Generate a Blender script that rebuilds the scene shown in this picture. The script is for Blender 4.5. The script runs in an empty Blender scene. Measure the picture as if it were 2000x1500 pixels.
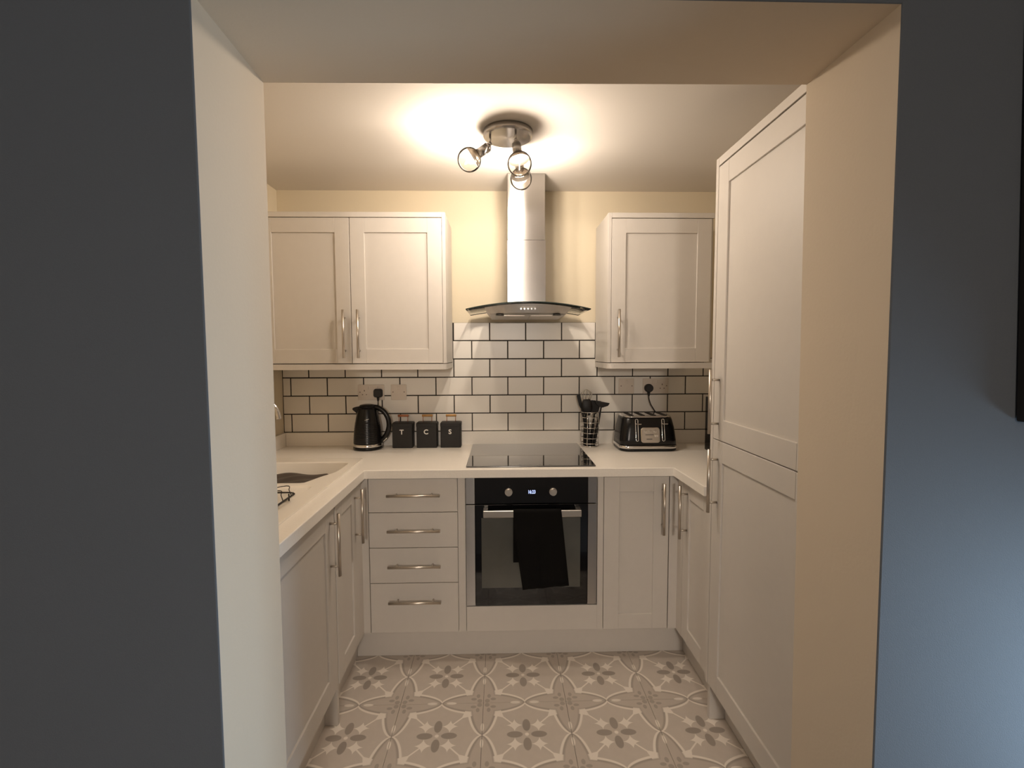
import bpy, bmesh, math, random
from mathutils import Vector, Matrix

SC = bpy.context.scene
COL = SC.collection
random.seed(7)
PI = math.pi

# ------------------------------------------------------------------ camera
F_PX = 954.13
CAM_POS = Vector((-0.01856, -2.74848, 1.42972))
PITCH, YAW, ROLL = 0.0646, 0.0236, -0.0036
_f = Vector((math.sin(YAW)*math.cos(PITCH), math.cos(YAW)*math.cos(PITCH), -math.sin(PITCH)))
_r0 = Vector((math.cos(YAW), -math.sin(YAW), 0))
_u0 = _r0.cross(_f)
_r = _r0*math.cos(ROLL) + _u0*math.sin(ROLL)
_u = -_r0*math.sin(ROLL) + _u0*math.cos(ROLL)
cd = bpy.data.cameras.new('camera')
cd.sensor_fit = 'HORIZONTAL'; cd.sensor_width = 36.0
cd.lens = F_PX*36.0/2000.0
cd.clip_start = 0.02
cam = bpy.data.objects.new('camera', cd); COL.objects.link(cam)
cam.matrix_world = Matrix(((_r.x, _u.x, -_f.x, CAM_POS.x), (_r.y, _u.y, -_f.y, CAM_POS.y), (_r.z, _u.z, -_f.z, CAM_POS.z), (0, 0, 0, 1)))
SC.camera = cam

# ------------------------------------------------------------------ world, daylight, exposure
w = bpy.data.worlds.new('sky'); SC.world = w; w.use_nodes = True
w.node_tree.nodes['Background'].inputs[0].default_value = (0.55, 0.72, 1.0, 1)
w.node_tree.nodes['Background'].inputs[1].default_value = 1.0
SC.view_settings.view_transform = 'Standard'
SC.view_settings.look = 'None'
SC.view_settings.gamma = 1.0
SC.view_settings.use_curve_mapping = False
SC.view_settings.exposure = 0.22
SC.cycles.max_bounces = 10
SC.cycles.diffuse_bounces = 5
SC.cycles.glossy_bounces = 5
SC.cycles.transparent_max_bounces = 12
SC.cycles.sample_clamp_indirect = 4.0
SC.cycles.caustics_reflective = False
SC.cycles.caustics_refractive = False

WIN_Y0, WIN_Y1, WIN_Z0, WIN_Z1, LIV_XR = -2.32, -1.86, 0.10, 1.00, 1.62
DAY_W = 30.0
BULB_W = 8.5
FILL_W = 180.0
BULB_COL = (1.0, 0.875, 0.75)
ld = bpy.data.lights.new('window_daylight', 'AREA'); ld.shape = 'RECTANGLE'
ld.size = WIN_Y1-WIN_Y0-0.1; ld.size_y = WIN_Z1-WIN_Z0-0.1; ld.energy = DAY_W; ld.color = (0.57, 0.78, 1.0)
lo = bpy.data.objects.new('window_daylight', ld); COL.objects.link(lo)
lo.location = (LIV_XR+0.2, (WIN_Y0+WIN_Y1)/2, (WIN_Z0+WIN_Z1)/2)
lo.rotation_euler = (0, PI/2, 0)
lo.rotation_euler = Matrix(((0, 0, 1), (-1, 0, 0), (0, -1, 0))).to_euler()   # local -Z looks towards -X

# ------------------------------------------------------------------ materials
class X:
    """tiny expression builder on shader math nodes"""
    nt = None
    def __init__(s, v): s.v = v
    @staticmethod
    def op(o, *a, clamp=False):
        n = X.nt.nodes.new('ShaderNodeMath'); n.operation = o; n.use_clamp = clamp
        for i, q in enumerate(a):
            q = q.v if isinstance(q, X) else q
            if isinstance(q, (int, float)): n.inputs[i].default_value = q
            else: X.nt.links.new(q, n.inputs[i])
        return X(n.outputs[0])
    def __add__(s, o): return X.op('ADD', s, o)
    __radd__ = __add__
    def __sub__(s, o): return X.op('SUBTRACT', s, o)
    def __rsub__(s, o): return X.op('SUBTRACT', o, s)
    def __mul__(s, o): return X.op('MULTIPLY', s, o)
    __rmul__ = __mul__
    def __truediv__(s, o): return X.op('DIVIDE', s, o)
    def __pow__(s, o): return X.op('POWER', s, o)
def xabs(a): return X.op('ABSOLUTE', a)
def xmin(a, b): return X.op('MINIMUM', a, b)
def xmax(a, b): return X.op('MAXIMUM', a, b)
def step_lt(a, e, soft=0.008):
    """1 where a < e, soft edge"""
    return X.op('ADD', X.op('MULTIPLY', X.op('SUBTRACT', e, a), 1.0/soft), 0.5, clamp=True)

def pbsdf(name):
    m = bpy.data.materials.new(name); m.use_nodes = True
    return m, m.node_tree, m.node_tree.nodes['Principled BSDF']

def mat(name, col, rough=0.5, metal=0.0, spec=0.5, noise=0.0, nscale=40.0, bump=0.0, bscale=300.0, aniso=0.0, arot=0.0, coat=0.0, emit=None, estr=0.0, sheen=0.0):
    m, nt, b = pbsdf(name)
    b.inputs['Base Color'].default_value = (*col, 1)
    b.inputs['Roughness'].default_value = rough
    b.inputs['Metallic'].default_value = metal
    b.inputs['Specular IOR Level'].default_value = spec
    if coat: b.inputs['Coat Weight'].default_value = coat; b.inputs['Coat Roughness'].default_value = 0.05
    if sheen: b.inputs['Sheen Weight'].default_value = sheen
    tc = nt.nodes.new('ShaderNodeTexCoord')
    if noise:
        n = nt.nodes.new('ShaderNodeTexNoise'); n.inputs['Scale'].default_value = nscale; n.inputs['Detail'].default_value = 4
        nt.links.new(tc.outputs['Object'], n.inputs['Vector'])
        mx = nt.nodes.new('ShaderNodeMix'); mx.data_type = 'RGBA'
        mx.inputs[6].default_value = (*[max(0, c*(1-noise)) for c in col], 1)
        mx.inputs[7].default_value = (*[min(1, c*(1+noise)) for c in col], 1)
        nt.links.new(n.outputs['Fac'], mx.inputs[0]); nt.links.new(mx.outputs[2], b.inputs['Base Color'])
    if bump:
        n = nt.nodes.new('ShaderNodeTexNoise'); n.inputs['Scale'].default_value = bscale; n.inputs['Detail'].default_value = 3
        nt.links.new(tc.outputs['Object'], n.inputs['Vector'])
        bp = nt.nodes.new('ShaderNodeBump'); bp.inputs['Strength'].default_value = bump; bp.inputs['Distance'].default_value = 0.002
        nt.links.new(n.outputs['Fac'], bp.inputs['Height']); nt.links.new(bp.outputs['Normal'], b.inputs['Normal'])
    if aniso:
        b.inputs['Anisotropic'].default_value = aniso; b.inputs['Anisotropic Rotation'].default_value = arot
        t = nt.nodes.new('ShaderNodeTangent'); t.direction_type = 'RADIAL'; t.axis = 'Z'
        nt.links.new(t.outputs[0], b.inputs['Tangent'])
    if emit:
        b.inputs['Emission Color'].default_value = (*emit, 1); b.inputs['Emission Strength'].default_value = estr
    return m

def thin_glass(name, tint, gloss=0.05, boost=1.0):
    m = bpy.data.materials.new(name); m.use_nodes = True; nt = m.node_tree
    for n in list(nt.nodes): nt.nodes.remove(n)
    out = nt.nodes.new('ShaderNodeOutputMaterial'); mix = nt.nodes.new('ShaderNodeMixShader')
    tr = nt.nodes.new('ShaderNodeBsdfTransparent'); tr.inputs[0].default_value = (*tint, 1)
    gl = nt.nodes.new('ShaderNodeBsdfGlossy'); gl.inputs['Roughness'].default_value = gloss
    fr = nt.nodes.new('ShaderNodeFresnel'); fr.inputs[0].default_value = 1.45*boost
    nt.links.new(fr.outputs[0], mix.inputs[0]); nt.links.new(tr.outputs[0], mix.inputs[1]); nt.links.new(gl.outputs[0], mix.inputs[2])
    nt.links.new(mix.outputs[0], out.inputs[0])
    return m

M = {}
M['cream'] = mat('cream_wall_paint', (0.74, 0.655, 0.50), 0.85, bump=0.15, bscale=120)
M['ceiling'] = mat('white_ceiling_paint', (0.75, 0.705, 0.65), 0.9, bump=0.1, bscale=90)
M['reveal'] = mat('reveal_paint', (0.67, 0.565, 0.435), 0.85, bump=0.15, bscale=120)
M['blue'] = mat('blue_grey_wall_paint', (0.104, 0.114, 0.128), 0.8, noise=0.06, nscale=400, bump=0.2, bscale=500)
M['unit'] = mat('pale_grey_satin', (0.66, 0.62, 0.575), 0.5, noise=0.025, nscale=25)
M['carcass'] = mat('white_board', (0.62, 0.59, 0.55), 0.5)
M['gap'] = mat('dark_gap', (0.03, 0.025, 0.02), 0.9)
M['worktop'] = mat('white_speckled_worktop', (0.92, 0.875, 0.81), 0.32, noise=0.06, nscale=220)
M['tile'] = mat('white_glazed_tile', (0.84, 0.80, 0.745), 0.28, noise=0.01, nscale=8)
M['grout'] = mat('black_grout', (0.022, 0.018, 0.015), 0.9)
M['steel'] = mat('brushed_steel', (0.46, 0.44, 0.425), 0.235, 1.0, aniso=1.0, arot=0.25)
M['satin'] = mat('satin_steel', (0.66, 0.63, 0.60), 0.42, 1.0)
M['nickel'] = mat('brushed_nickel', (0.62, 0.56, 0.49), 0.30, 1.0)
M['chrome'] = mat('chrome', (0.75, 0.73, 0.71), 0.10, 1.0)
M['blackglass'] = mat('black_glass', (0.004, 0.004, 0.005), 0.05, spec=0.5)
M['hobglass'] = mat('black_ceramic_glass', (0.006, 0.006, 0.006), 0.06, spec=0.9, coat=1.0)
M['ovenwindow'] = mat('oven_window_reflected_grey', (0.085, 0.085, 0.074), 0.22, spec=0.6, noise=0.35, nscale=6)  # lighter grey base paints in the room's reflection on the dark glass
M['blackplastic'] = mat('black_plastic', (0.0045, 0.004, 0.004), 0.25, spec=0.35)
M['blackmatte'] = mat('black_matte_metal', (0.013, 0.011, 0.0105), 0.5, spec=0.35)
M['rubber'] = mat('black_rubber', (0.012, 0.010, 0.010), 0.6)
M['nylon'] = mat('black_nylon', (0.006, 0.005, 0.005), 0.45, spec=0.35)
M['wood'] = mat('honey_wood', (0.50, 0.27, 0.09), 0.5, noise=0.25, nscale=60)
M['copperwood'] = mat('reddish_wood', (0.40, 0.15, 0.07), 0.5, noise=0.25, nscale=60)
M['letter'] = mat('white_print', (0.78, 0.76, 0.72), 0.6)
M['socket'] = mat('white_socket_plastic', (0.70, 0.62, 0.54), 0.35)
M['towel'] = mat('black_cotton', (0.0045, 0.004, 0.0038), 0.95, spec=0.15, bump=0.5, bscale=900)
M['cloth'] = mat('dark_grey_cloth', (0.075, 0.060, 0.050), 0.5, noise=0.75, nscale=11)
M['sink'] = mat('white_ceramic_sink', (0.92, 0.87, 0.79), 0.22, noise=0.01)
M['display'] = mat('display_digits', (0.1, 0.1, 0.2), 0.5, emit=(0.45, 0.55, 1.0), estr=1.6)
M['hoodglass'] = thin_glass('hood_glass', (0.975, 0.985, 0.975), 0.02, 0.76)
M['glassedge'] = mat('glass_edge', (0.03, 0.045, 0.04), 0.15)
M['bulbglass'] = thin_glass('bulb_glass', (0.98, 0.95, 0.91), 0.03, 0.80)
M['filament'] = mat('glowing_filament', (1, 0.8, 0.6), 0.5, emit=(1.0, 0.82, 0.58), estr=60.0)
M['frame'] = mat('black_frame', (0.02, 0.016, 0.014), 0.6)
M['print'] = mat('dark_print', (0.05, 0.045, 0.04), 0.5)
M['whiteframe'] = mat('white_upvc', (0.75, 0.75, 0.75), 0.4)
M['pane'] = thin_glass('window_pane', (0.97, 0.98, 0.98), 0.01)
M['carpet'] = mat('grey_carpet', (0.16, 0.15, 0.14), 0.95, noise=0.3, nscale=300)
M['subfloor'] = mat('dark_joint', (0.06, 0.05, 0.045), 0.9)
M['pin'] = mat('socket_hole', (0.10, 0.06, 0.04), 0.8)

TILE_T = 0.3375
def floor_tile_material():
    m, nt, b = pbsdf('patterned_floor_tile'); X.nt = nt
    tc = nt.nodes.new('ShaderNodeTexCoord'); sp = nt.nodes.new('ShaderNodeSeparateXYZ')
    nt.links.new(tc.outputs['Object'], sp.inputs[0])
    a = xabs(X(sp.outputs[0]) / TILE_T); bb = xabs(X(sp.outputs[1]) / TILE_T)
    x = 0.5 - a; y = 0.5 - bb
    def petal_d(p, q):          # petal along the edge p = 0, tip at q = .5
        t = X.op('MULTIPLY', 0.5 - q, 2.0, clamp=True)
        return p - 0.168 * ((1.0 - (1.0 - t) ** 2.0) ** 0.62)
    d = xmin(petal_d(x, y), petal_d(y, x))
    white_line = X.op('MULTIPLY', step_lt(d, 0.024), 1.0 - step_lt(d, -0.005))
    dark_line = X.op('MULTIPLY', step_lt(d, -0.004, 0.02), 1.0 - step_lt(d, -0.032, 0.02))
    inside = step_lt(d, -0.02, 0.02)
    diag = xabs(a - bb); s = a + bb
    vein_w = 0.012 + 0.55 * xmax(s - 0.53, 0.0)
    vein = step_lt(diag, vein_w) * step_lt(0.24, s) * (1.0 - inside)
    sa = xabs(a - 0.135) / 0.095; sb = xabs(bb - 0.135) / 0.095
    star = step_lt((sa ** 0.62) + (sb ** 0.62), 1.0, 0.06)
    def ell(p, q, c, l, wd, soft=0.25):
        return step_lt((((p - c) / l) ** 2.0) + ((q / wd) ** 2.0), 1.0, soft)
    flower = xmax(ell(a, bb, 0.135, 0.088, 0.045), ell(bb, a, 0.135, 0.088, 0.045))
    dot = step_lt((a ** 2.0) + (bb ** 2.0), 0.0005, 0.0004)
    drop = xmax(ell(y, x, 0.385, 0.060, 0.020, 0.4), ell(x, y, 0.385, 0.060, 0.020, 0.4))
    c1 = ell(x, y - 0.065, 0.118, 0.034, 0.022, 0.5); c2 = ell(y, x - 0.065, 0.118, 0.034, 0.022, 0.5)
    c3 = ell(x, y - 0.035, 0.045, 0.03, 0.03, 0.5)
    curl = xmax(xmax(c1, c2), c3)
    white = xmax(xmax(white_line, vein), xmax(star, xmax(dot, drop)))
    dark = xmax(xmax(dark_line * 0.75, curl * 0.75), flower)
    n = nt.nodes.new('ShaderNodeTexNoise'); n.inputs['Scale'].default_value = 25; n.inputs['Detail'].default_value = 5
    nt.links.new(tc.outputs['Object'], n.inputs['Vector'])
    def mixc(fac, c1_, c2_):
        mx = nt.nodes.new('ShaderNodeMix'); mx.data_type = 'RGBA'
        nt.links.new(fac.v, mx.inputs[0])
        for i, c in ((6, c1_), (7, c2_)):
            if isinstance(c, tuple): mx.inputs[i].default_value = (*c, 1)
            else: nt.links.new(c, mx.inputs[i])
        return mx.outputs[2]
    base = mixc(X(n.outputs['Fac']), (0.57, 0.51, 0.45), (0.65, 0.58, 0.515))
    col = mixc(inside * 0.35, base, (0.50, 0.44, 0.385))
    col = mixc(dark, col, (0.35, 0.305, 0.265))
    col = mixc(white, col, (0.90, 0.83, 0.75))
    nt.links.new(col, b.inputs['Base Color'])
    b.inputs['Roughness'].default_value = 0.45
    return m
M['floortile'] = floor_tile_material()

# ------------------------------------------------------------------ mesh helpers
def box(bm, x0, x1, y0, y1, z0, z1, bev=0.0, seg=1, mi=0):
    x0, x1 = min(x0, x1), max(x0, x1); y0, y1 = min(y0, y1), max(y0, y1); z0, z1 = min(z0, z1), max(z0, z1)
    v = [bm.verts.new((x, y, z)) for z in (z0, z1) for y in (y0, y1) for x in (x0, x1)]
    fs = [bm.faces.new([v[i] for i in q]) for q in ((0, 2, 3, 1), (4, 5, 7, 6), (0, 1, 5, 4), (2, 6, 7, 3), (0, 4, 6, 2), (1, 3, 7, 5))]
    for f in fs: f.material_index = mi
    if bev:
        es = {e for f in fs for e in f.edges}
        r = bmesh.ops.bevel(bm, geom=list(es), offset=bev, segments=seg, profile=0.6, affect='EDGES')
        for f in r['faces']: f.material_index = mi
    return fs

def loft(bm, rings, cap=True, close=False, smooth=True):
    vs = [[bm.verts.new(p) for p in r] for r in rings]
    n = len(vs[0]); m = len(vs)
    for i in range(m if close else m-1):
        A, B = vs[i], vs[(i+1) % m]
        for k in range(n):
            f = bm.faces.new((A[k], A[(k+1) % n], B[(k+1) % n], B[k])); f.smooth = smooth
    if cap and not close:
        bm.faces.new(list(reversed(vs[0]))); bm.faces.new(vs[-1])
    return vs

def frame_of(d):
    d = d.normalized()
    a = Vector((0, 0, 1)) if abs(d.z) < 0.9 else Vector((1, 0, 0))
    u = d.cross(a).normalized(); v = d.cross(u).normalized()
    return u, v

def cyl(bm, p0, p1, r0, r1=None, n=16, cap=True):
    p0, p1 = Vector(p0), Vector(p1); r1 = r0 if r1 is None else r1
    u, v = frame_of(p1-p0)
    loft(bm, [[p + (u*math.cos(2*PI*k/n) + v*math.sin(2*PI*k/n))*r for k in range(n)] for p, r in ((p0, r0), (p1, r1))], cap)

def catmull(pts, seg=6):
    P = [Vector(p) for p in pts]; out = []
    for i in range(len(P)-1):
        a, b, c, d = P[max(i-1, 0)], P[i], P[i+1], P[min(i+2, len(P)-1)]
        for k in range(seg):
            t = k/seg
            out.append(0.5*((2*b) + (c-a)*t + (2*a-5*b+4*c-d)*t*t + (3*b-a-3*c+d)*t**3))
    out.append(P[-1]); return out

def tube(bm, pts, r, n=8, closed=False, flat=1.0):
    pts = [Vector(p) for p in pts]; m = len(pts); rings = []
    pu = None
    for i, p in enumerate(pts):
        d = (pts[(i+1) % m]-pts[i-1]) if closed else (pts[min(i+1, m-1)]-pts[max(i-1, 0)])
        d.normalize()
        if pu is None: u, v = frame_of(d)
        else:
            u = (pu - d*pu.dot(d)).normalized(); v = d.cross(u).normalized()
        pu = u
        rr = r[i] if isinstance(r, (list, tuple)) else r
        rings.append([p + u*math.cos(2*PI*k/n)*rr + v*math.sin(2*PI*k/n)*rr*flat for k in range(n)])
    loft(bm, rings, cap=not closed, close=closed)

def lathe(bm, cx, cy, prof, n=32, cap=True):
    loft(bm, [[(cx+r*math.cos(2*PI*k/n), cy+r*math.sin(2*PI*k/n), z) for k in range(n)] for r, z in prof], cap)

def rrect(x0, x1, y0, y1, r, n=5):
    pts = []
    for cx, cy, a in ((x1-r, y1-r, 0), (x0+r, y1-r, 90), (x0+r, y0+r, 180), (x1-r, y0+r, 270)):
        for k in range(n+1):
            t = math.radians(a+90*k/n); pts.append((cx+r*math.cos(t), cy+r*math.sin(t)))
    return pts

def sphere(bm, c, r, n=24, m=14, sx=1, sy=1, sz=1):
    c = Vector(c)
    rings = []
    for i in range(1, m):
        t = PI*i/m
        rings.append([c+Vector((r*sx*math.sin(t)*math.cos(2*PI*k/n), r*sy*math.sin(t)*math.sin(2*PI*k/n), -r*sz*math.cos(t))) for k in range(n)])
    loft(bm, rings)

# ------------------------------------------------------------------ object helpers
WLOC = {}
def obj(name, bm, m, parent=None, smooth=None, local=False, recalc=True):
    """link one mesh object; its origin goes to the centre of its own geometry"""
    if recalc: bmesh.ops.recalc_face_normals(bm, faces=bm.faces)
    vs = [v.co for v in bm.verts]
    lo_ = Vector([min(v[i] for v in vs) for i in range(3)]); hi_ = Vector([max(v[i] for v in vs) for i in range(3)])
    c = (lo_+hi_)/2
    if parent is None: c.z = lo_.z
    for v in bm.verts: v.co -= c
    me = bpy.data.meshes.new(name); bm.to_mesh(me); bm.free()
    for q in (m if isinstance(m, (list, tuple)) else [m]): me.materials.append(q)
    if smooth is not None:
        for p in me.polygons: p.use_smooth = smooth
    o = bpy.data.objects.new(name, me); COL.objects.link(o)
    if parent is not None:
        o.parent = parent
        o.location = c if local else c - WLOC[parent]
        WLOC[o] = c if local else c.copy()
    else:
        o.location = c; WLOC[o] = c.copy()
    return o

def thing(name, label, cat, loc, group=None, rz=0.0):
    o = bpy.data.objects.new(name, None); COL.objects.link(o)
    o.empty_display_size = 0.05
    o.location = loc; o.rotation_euler = (0, 0, rz); WLOC[o] = Vector(loc)
    tag(o, label, cat, group); return o
def tag(o, label, cat, group=None):
    o['label'] = label; o['category'] = cat
    if group: o['group'] = group
    return o
def struct(name, bm, m, label=None, parent=None):
    o = obj(name, bm, m, parent)
    if parent is None: o['kind'] = 'structure'
    if label: o['label'] = label
    return o
def NB(): return bmesh.new()
def part(name, m, parent, *boxes, bev=0.0, seg=1, local=False):
    bm = NB()
    for b in boxes: box(bm, *b, bev=bev, seg=seg)
    return obj(name, bm, m, parent, local=local)

# ================================================================== THE SETTING
KX0, KX1, CEIL = -1.235, 1.365, 2.317
YB, YF = -1.55, -1.815                      # kitchen side and living-room side of the dividing wall
LX0, LY0, LCEIL = -2.1, -7.0, 2.45

# floor with patterned tiles
bm = NB(); box(bm, KX0-0.1, KX1+0.1, YF, 0.1, -0.10, -0.006)
floor = struct('floor', bm, M['subfloor'], 'pale patterned tile floor of the kitchen')
bm = NB(); h = TILE_T/2-0.0006
box(bm, -h, h, -h, h, -0.005, 0.0, bev=0.0006)
tile_me = None
FX0, FY0 = 0.074, -0.668
for j in range(-1, 3):
    for i in range(-4, 4):
        cx, cy = FX0+i*TILE_T, FY0-j*TILE_T
        if tile_me is None:
            t = obj('floor_tile', bm, M['floortile'], floor)
            for v in t.data.vertices: v.co.z += -0.0025
            tile_me = t.data
        else:
            t = bpy.data.objects.new('floor_tile', tile_me); COL.objects.link(t); t.parent = floor
        t.location = Vector((cx, cy, 0.0)) - WLOC[floor]
bm = NB(); box(bm, LX0-0.1, LIV_XR+0.1, LY0-0.1, YF-0.001, -0.10, -0.001)
struct('floor_living', bm, M['carpet'], 'grey carpet of the living room')

# ceilings
bm = NB(); box(bm, KX0-0.1, KX1+0.1, YB+0.001, 0.1, CEIL, CEIL+0.1)
struct('ceiling', bm, M['ceiling'], 'off-white plaster ceiling of the kitchen')
bm = NB(); box(bm, LX0-0.1, LIV_XR+0.1, LY0-0.1, YF-0.001, LCEIL, LCEIL+0.1)
struct('ceiling_living', bm, M['ceiling'], 'plaster ceiling of the living room')

# kitchen walls
bm = NB(); box(bm, KX0-0.1, KX1+0.1, 0.008, 0.1, -0.006, CEIL)
wall_back = struct('wall_back', bm, M['cream'], 'cream painted wall behind the cooker hood')
bm = NB(); box(bm, KX0-0.1, KX0, YB+0.001, 0.0075, -0.0055, CEIL-0.0005)
struct('wall_left', bm, M['cream'], 'cream painted wall beside the sink')
bm = NB(); box(bm, KX1, KX1+0.1, YB+0.001, 0.0075, -0.0055, CEIL-0.0005)
struct('wall_right', bm, M['cream'], 'cream painted wall behind the tall cabinet')

# dividing wall with the opening, slightly out of plumb
def ring(y, xl0, xl1, zl, zr, xr1, xr0):
    return [(LX0-0.1, y, -0.09), (xl0, y, -0.09), (xl1, y, zl), (xr1, y, zr), (xr0, y, -0.09), (LIV_XR+0.1, y, -0.09), (LIV_XR+0.1, y, LCEIL+0.09), (LX0-0.1, y, LCEIL+0.09)]
bm = NB()
A = [bm.verts.new(p) for p in ring(YF, -0.571, -0.5725, 2.079, 2.0745, 0.7315, 0.748)]
B = [bm.verts.new(p) for p in ring(YB, -0.571, -0.569, 2.061, 2.068, 0.719, 0.744)]
for V, mi in ((A, 1), (B, 0)):
    for q in ((0, 1, 2, 7), (2, 3, 6, 7), (3, 4, 5, 6)):
        f = bm.faces.new([V[i] for i in q]); f.material_index = mi
for i in range(8):
    k = (i+1) % 8
    bm.faces.new((A[i], A[k], B[k], B[i]))
bm.edges.ensure_lookup_table()
es = [e for e in bm.edges if any({e.verts[0], e.verts[1]} == {A[i], A[i+1]} for i in (1, 2, 3))]
bv = bmesh.ops.bevel(bm, geom=es, offset=0.0025, segments=2, profile=0.5, affect='EDGES')
for f in bv['faces']: f.material_index = 1
struct('wall_front', bm, [M['reveal'], M['blue']], 'thick dividing wall, blue-grey outside, with pale opening reveals')

# living room shell behind the camera
bm = NB(); box(bm, LX0-0.1, LX0, LY0, YF-0.001, 0, LCEIL)
struct('wall_living_left', bm, M['blue'])
bm = NB(); box(bm, LX0-0.1, LIV_XR+0.1, LY0-0.1, LY0, 0, LCEIL)
struct('wall_living_back', bm, M['blue'])
bm = NB(); R0, R1 = LIV_XR, LIV_XR+0.1
box(bm, R0, R1, LY0, WIN_Y0, 0, LCEIL); box(bm, R0, R1, WIN_Y1, YF-0.001, 0, LCEIL)
box(bm, R0, R1, WIN_Y0, WIN_Y1, 0, WIN_Z0); box(bm, R0, R1, WIN_Y0, WIN_Y1, WIN_Z1, LCEIL)
struct('wall_living_right', bm, M['blue'])
bm = NB(); fw = 0.05
for b in ((R0+.03, R0+.08, WIN_Y0, WIN_Y0+fw, WIN_Z0, WIN_Z1), (R0+.03, R0+.08, WIN_Y1-fw, WIN_Y1, WIN_Z0, WIN_Z1),
          (R0+.03, R0+.08, WIN_Y0+fw, WIN_Y1-fw, WIN_Z0, WIN_Z0+fw), (R0+.03, R0+.08, WIN_Y0+fw, WIN_Y1-fw, WIN_Z1-fw, WIN_Z1)):
    box(bm, *b)
win = struct('window_1', bm, M['whiteframe'], 'white framed living room window')
part('pane', M['pane'], win, (R0+.052, R0+.056, WIN_Y0+fw, WIN_Y1-fw, WIN_Z0+fw, WIN_Z1-fw))

# metro tiles on the back wall
PX_, PZ_, TX0, TZ0, JOINT = 0.202, 0.102, -0.179, 0.986, 0.0045
UPL, UPR = -0.283, 0.515
bm = NB()
box(bm, KX0+0.0005, KX1-0.0005, 0.0015, 0.0078, TZ0-0.01, TZ0+4*PZ_)
box(bm, UPL-0.004, UPR+0.004, 0.0015, 0.0078, TZ0+4*PZ_, TZ0+6*PZ_-0.002)
grout = obj('grout', bm, M['grout'], wall_back); grout['label'] = 'black grout between the white tiles'
_cache = {}
def wall_tile(x0, x1, z0, z1):
    wx, wz = round(x1-x0, 4), round(z1-z0, 4)
    key = (wx, wz)
    if key not in _cache:
        b = NB(); hx, hz = wx/2, wz/2; e = 0.0022
        back = [(-hx, .0078, -hz), (hx, .0078, -hz), (hx, .0078, hz), (-hx, .0078, hz)]
        mid = [(p[0], .0022, p[2]) for p in back]
        fr = [(math.copysign(abs(p[0])-e, p[0]), 0.0, math.copysign(abs(p[2])-e, p[2])) for p in back]
        loft(b, [back, mid, fr], cap=True, smooth=False)
        bmesh.ops.recalc_face_normals(b, faces=b.faces)
        me = bpy.data.meshes.new('wall_tile'); b.to_mesh(me); b.free(); me.materials.append(M['tile']); _cache[key] = me
    o = bpy.data.objects.new('wall_tile', _cache[key]); COL.objects.link(o); o.parent = wall_back
    o.location = Vector(((x0+x1)/2, random.uniform(-0.0003, 0.0003), (z0+z1)/2)) - WLOC[wall_back]
for k in range(6):
    lim0, lim1 = (KX0+0.003, KX1-0.003) if k < 4 else (UPL, UPR)
    off = 0.0 if k % 2 == 0 else PX_/2
    for i in range(-8, 10):
        x0, x1 = TX0+off+i*PX_+JOINT/2, TX0+off+(i+1)*PX_-JOINT/2
        x0, x1 = max(x0, lim0), min(x1, lim1)
        if x1-x0 > 0.012: wall_tile(x0, x1, TZ0+k*PZ_+JOINT/2, TZ0+(k+1)*PZ_-JOINT/2)

# ================================================================== FITTED UNITS
def mapF(Y): return lambda u0, u1, v0, v1, d0, d1: (u0, u1, Y-d0, Y-d1, v0, v1)
def mapL(Xp): return lambda u0, u1, v0, v1, d0, d1: (Xp+d0, Xp+d1, u0, u1, v0, v1)
def mapR(Xp): return lambda u0, u1, v0, v1, d0, d1: (Xp-d0, Xp-d1, u0, u1, v0, v1)
def ptF(Y): return lambda u, v, d: (u, Y-d, v)
def ptL(Xp): return lambda u, v, d: (Xp+d, u, v)
def ptR(Xp): return lambda u, v, d: (Xp-d, u, v)
def shaker(parent, mp, u0, u1, v0, v1, stile=0.072, th=0.019, rec=0.007, lab=None):
    bm = NB()
    for b in ((u0, u0+stile, v0, v1), (u1-stile, u1, v0, v1), (u0+stile, u1-stile, v0, v0+stile), (u0+stile, u1-stile, v1-stile, v1)):
        box(bm, *mp(*b, -th, 0.0), bev=0.0011)
    d = obj('door', bm, M['unit'], parent)
    if lab: d['label'] = lab
    bm = NB(); box(bm, *mp(u0+stile-.002, u1-stile+.002, v0+stile-.002, v1-stile+.002, -th+.003, -rec))
    obj('panel', bm, M['unit'], d)
    return d
def bar_handle(parent, pt, u, v, vertical=True, length=0.235, cc=0.16, d=0.033):
    bm = NB(); hl, hc = length/2, cc/2
    if vertical:
        cyl(bm, pt(u, v-hl, d), pt(u, v+hl, d), 0.006, n=14)
        for s in (-1, 1): cyl(bm, pt(u, v+s*hc, 0.0003), pt(u, v+s*hc, d), 0.0042, n=10)
    else:
        cyl(bm, pt(u-hl, v, d), pt(u+hl, v, d), 0.006, n=14)
        for s in (-1, 1): cyl(bm, pt(u+s*hc, v, 0.0003), pt(u+s*hc, v, d), 0.0042, n=10)
    o = obj('handle', bm, M['nickel'], parent); o['label'] = 'brushed nickel bar handle'
    return o

DY, DLX, DRX = -0.581, -0.646, 0.788        # door faces: back run, left run, right run
ZB, ZT = 0.150, 0.866
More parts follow.
